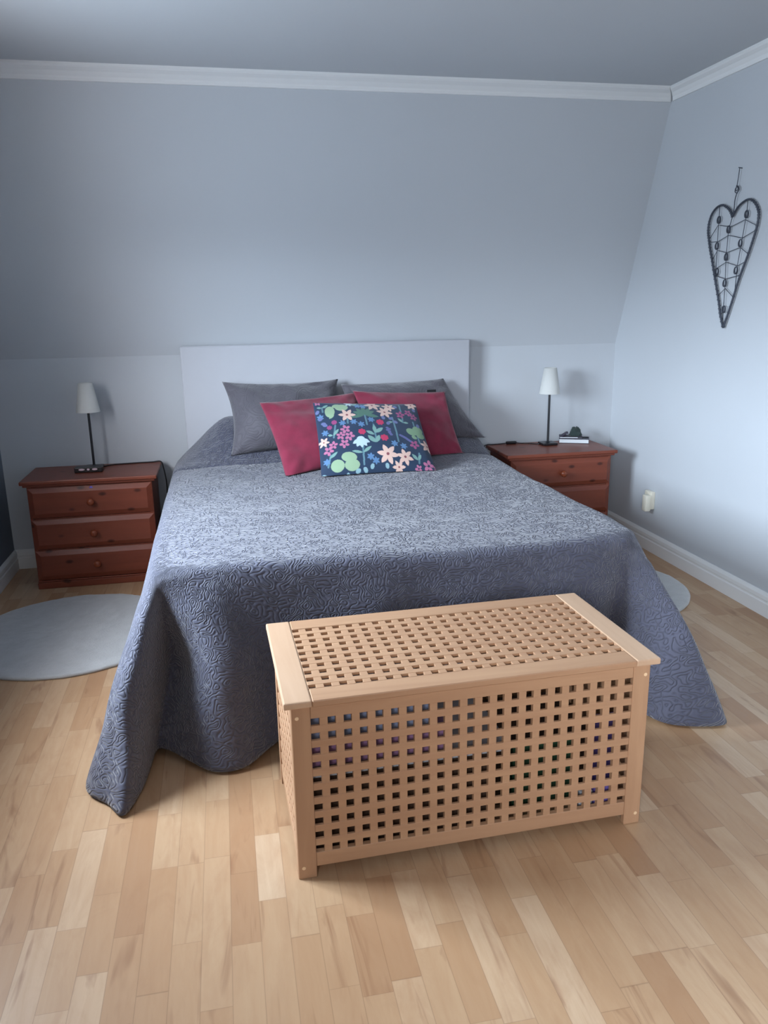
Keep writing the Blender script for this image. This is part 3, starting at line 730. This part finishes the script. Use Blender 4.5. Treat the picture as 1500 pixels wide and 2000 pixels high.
# ---------------------------------------------------------------- rugs
def rug(loc, r, seed, label):
    b = bmesh.new(); c = b.verts.new((0, 0, .018)); rings = []; n = 160
    for j, (f, z_) in enumerate([(q/26, .018) for q in range(1, 25)]+[(.955, .0178), (.985, .0150), (1, .009), (.995, .0015), (.9, 0.0008)]):
        rg = []
        for k in range(n):
            a = 2*math.pi*k/n; e = 1+.010*math.sin(a*3+seed)+.007*noise.noise(Vector((math.cos(a)*6, math.sin(a)*6, seed)))
            x, y = r*f*e*math.cos(a), r*f*e*math.sin(a)
            zz = z_+(.0022*noise.noise(Vector((x*38, y*38, seed)))+.0025*noise.noise(Vector((x*9, y*9, seed))) if z_ > .012 else 0)
            rg.append(b.verts.new((x, y, zz)))
        rings.append(rg)
    for k in range(n): b.faces.new((c, rings[0][k], rings[0][(k+1) % n]))
    for a, d in zip(rings, rings[1:]):
        for k in range(n): b.faces.new((a[k], d[k], d[(k+1) % n], a[(k+1) % n]))
    o = obj('rug', b, m_rug, None, True); o.location = loc; return tag(o, label, 'rug', 'round rugs')
rug((-.725, 3.480, 0), .465, 1, 'round pale grey rug on the floor left of the bed')
rug((1.740, 3.450, 0), .462, 2, 'round pale grey rug on the floor right of the bed')

# ---------------------------------------------------------------- slatted wooden chest
ch = thing('storage_chest', 'light birch storage chest with a grid of square holes, at the foot of the bed', 'chest', (.5684, 1.9386, 0), math.radians(1.4244))
LX, LY, H = .472, .232, .480
P = .0390; HO = .0195
# lid
lid = bmesh.new(); lo = obj('lid', bx(-.4895, -.4215, -.25, .25, .482, .50, bev=.004, seg=2), m_birch_end, ch)
b = bx(.4215, .4895, -.25, .25, .482, .50, bev=.004, seg=2); obj('end_board', b, m_birch_end, lo)
for s in (-1, 1):
    y0, y1 = sorted((s*.25, s*(.1850)))
    obj('lid_rail', bx(-.4212, .4212, y0, y1, .482, .4995, bev=.0025), birch[0], lo)
lb = bmesh.new(); nx, ny = 22, 10; PX = .0392; PY = .0388
hx0 = -PX*(nx-1)/2; hy0 = -PY*(ny-1)/2
for j in range(ny+1):
    y0 = hy0-PY+HO/2+j*PY; y1 = y0+PY-HO; y0 = max(y0, -.1848); y1 = min(y1, .1848)
    box(lb, -.4212, .4212, y0, y1, .4905, .4990, bev=.0008)
for i in range(nx+1):
    x0 = hx0-PX+HO/2+i*PX; x1 = x0+PX-HO; x0 = max(x0, -.4210); x1 = min(x1, .4210)
    box(lb, x0, x1, -.1848, .1848, .4835, .4982, bev=.0006)
obj('lid_lattice', lb, birch[0], lo)
# legs: L-shaped corner posts
for sx in (-1, 1):
    for sy in (-1, 1):
        b = bmesh.new()
        x0, x1 = sorted((sx*LX, sx*(LX-.047))); y0, y1 = sorted((sy*LY, sy*(LY-.018))); box(b, x0, x1, y0, y1, 0, .481, bev=.002)
        x0, x1 = sorted((sx*LX, sx*(LX-.018))); y0, y1 = sorted((sy*(LY-.0182), sy*(LY-.040))); box(b, x0, x1, y0, y1, 0, .481, bev=.001)
        lg = obj('leg', b, birch[2], ch)
        for z_ in (.449, .032):
            b = bmesh.new(); lathe(b, [(.0048, 0), (.0048, .0012), (.001, .0014)], 16, (sx*(LX-.014), -LY, z_), 'y')
            if sy > 0: bmesh.ops.scale(b, verts=b.verts, vec=(1, -1, 1))
            obj('dowel_plug', b, m_plug, lg)['label'] = 'round pale dowel end'
ZT, ZB_ = .4420, .0700     # grid's top and bottom edge
def side(name, axis, sgn):
    """a grid panel: rails top and bottom, horizontal slats outside, uprights behind"""
    if axis == 'x': u0, u1, o_ = -(LX-.047), LX-.047, LY-.0025
    else: u0, u1, o_ = -(LY-.0405), LY-.0405, LX-.0025
    n = 22 if axis == 'x' else 10; pu = (u1-u0)/(n-.35); nz = 10; pz = (ZT-ZB_)/(nz-.5)
    wm = birch[0] if axis == 'x' else birch[1]
    def bb_(bm, a0, a1, d0, d1, z0, z1, bev):
        p, q = sorted((sgn*(o_-d0), sgn*(o_-d1)))
        if axis == 'x': box(bm, a0, a1, p, q, z0, z1, bev=bev)
        else: box(bm, p, q, a0, a1, z0, z1, bev=bev)
    b = bmesh.new()
    for k in range(nz-1):
        zt = ZT-HO-k*pz; bb_(b, u0, u1, 0, .008, zt-(pz-HO), zt, .0008)
    for k in range(n-1):
        a0 = u0+pu*.06+HO+k*pu; bb_(b, a0, a0+pu-HO, .0008, .015, ZB_-.002, ZT+.002, .0006)
    po = obj(name, b, wm, ch)
    b = bmesh.new(); bb_(b, u0, u1, -.0005, .016, ZT, .481, .0015); obj('top_rail', b, wm, po)
    b = bmesh.new(); bb_(b, u0, u1, -.0005, .016, .030, ZB_, .0015); obj('bottom_rail', b, wm, po)
side('front_panel', 'x', -1); side('back_panel', 'x', 1); side('side_panel', 'y', -1); side('side_panel', 'y', 1)
obj('bottom', bx(-.452, .452, -.212, .212, .040, .048), birch[0], ch)

# ---------------------------------------------------------------- things stored in the chest (seen through its holes)
CM = Matrix.Translation((.5684, 1.9386, 0)) @ Matrix.Rotation(math.radians(1.4244), 4, 'Z')
def stored(name, x0, x1, y0, y1, z0, z1, m, label, cat, bev=.008, seg=3, wob=.004, group=None):
    b = bmesh.new(); box(b, x0, x1, y0, y1, z0, z1, bev=bev, seg=seg)
    if wob:
        bmesh.ops.subdivide_edges(b, edges=b.edges[:], cuts=3, use_grid_fill=True)
        for v in b.verts: v.co += Vector((noise.noise(v.co*14), noise.noise(v.co*14+Vector((5, 0, 0))), noise.noise(v.co*14+Vector((0, 5, 0)))))*wob
    c = Vector(((x0+x1)/2, (y0+y1)/2, z0)); bmesh.ops.translate(b, verts=b.verts, vec=-c)
    o = obj(name, b, m, None, bool(wob)); o.location = CM @ c; o.rotation_euler = (0, 0, math.radians(1.4244)); return tag(o, label, cat, group)
m_basket = plain('dark_brown_card', srgb(62, 42, 28), .8)
m_b1 = cloth('grey_blue_blanket', srgb(128, 140, 168), .9); m_b2 = cloth('mauve_blanket', srgb(138, 104, 138), .9); m_b3 = cloth('rose_blanket', srgb(150, 84, 84), .9)
m_grey = plain('pale_grey_card', srgb(170, 174, 180), .6); m_g2 = plain('green_card', srgb(44, 88, 62), .6); m_vi = plain('violet_card', srgb(104, 88, 160), .6)
stored('storage_box', -.445, .05, -.195, .19, .049, .262, m_basket, 'dark brown box standing inside the chest at its left end', 'box', .004, 1, 0)
stored('tray', -.445, .10, -.205, .19, .2630, .2800, m_grey, 'pale grey flat tray inside the chest, under the folded blankets', 'tray', .003, 1, 0)
stored('folded_blanket', -.437, -.06, -.195, .18, .286, .345, m_b2, 'mauve folded blanket inside the chest, below the grey-blue one', 'blanket')
stored('folded_blanket', -.437, -.10, -.190, .18, .356, .425, m_b1, 'grey-blue folded blanket at the top left inside the chest', 'blanket')
stored('folder', .07, .40, -.13, .16, .049, .215, m_basket, 'dark brown box inside the chest at its right end', 'box', .003, 1, 0)
stored('folder', .12, .30, -.17, -.135, .049, .245, m_g2, 'dark green folder standing inside the chest behind the front grid', 'folder', .002, 1, 0)
stored('small_packet', .305, .345, -.20, -.165, .049, .10, m_grey, 'small pale grey packet inside the chest, low at the right', 'packet', .003, 1, 0)
stored('small_packet', .350, .395, -.20, -.165, .049, .115, m_vi, 'small violet packet inside the chest, low at the right', 'packet', .003, 1, 0)
stored('notepad', .365, .440, -.155, -.145, .049, .30, m_vi, 'violet notepad standing upright inside the right end of the chest', 'notepad', .002, 1, 0)
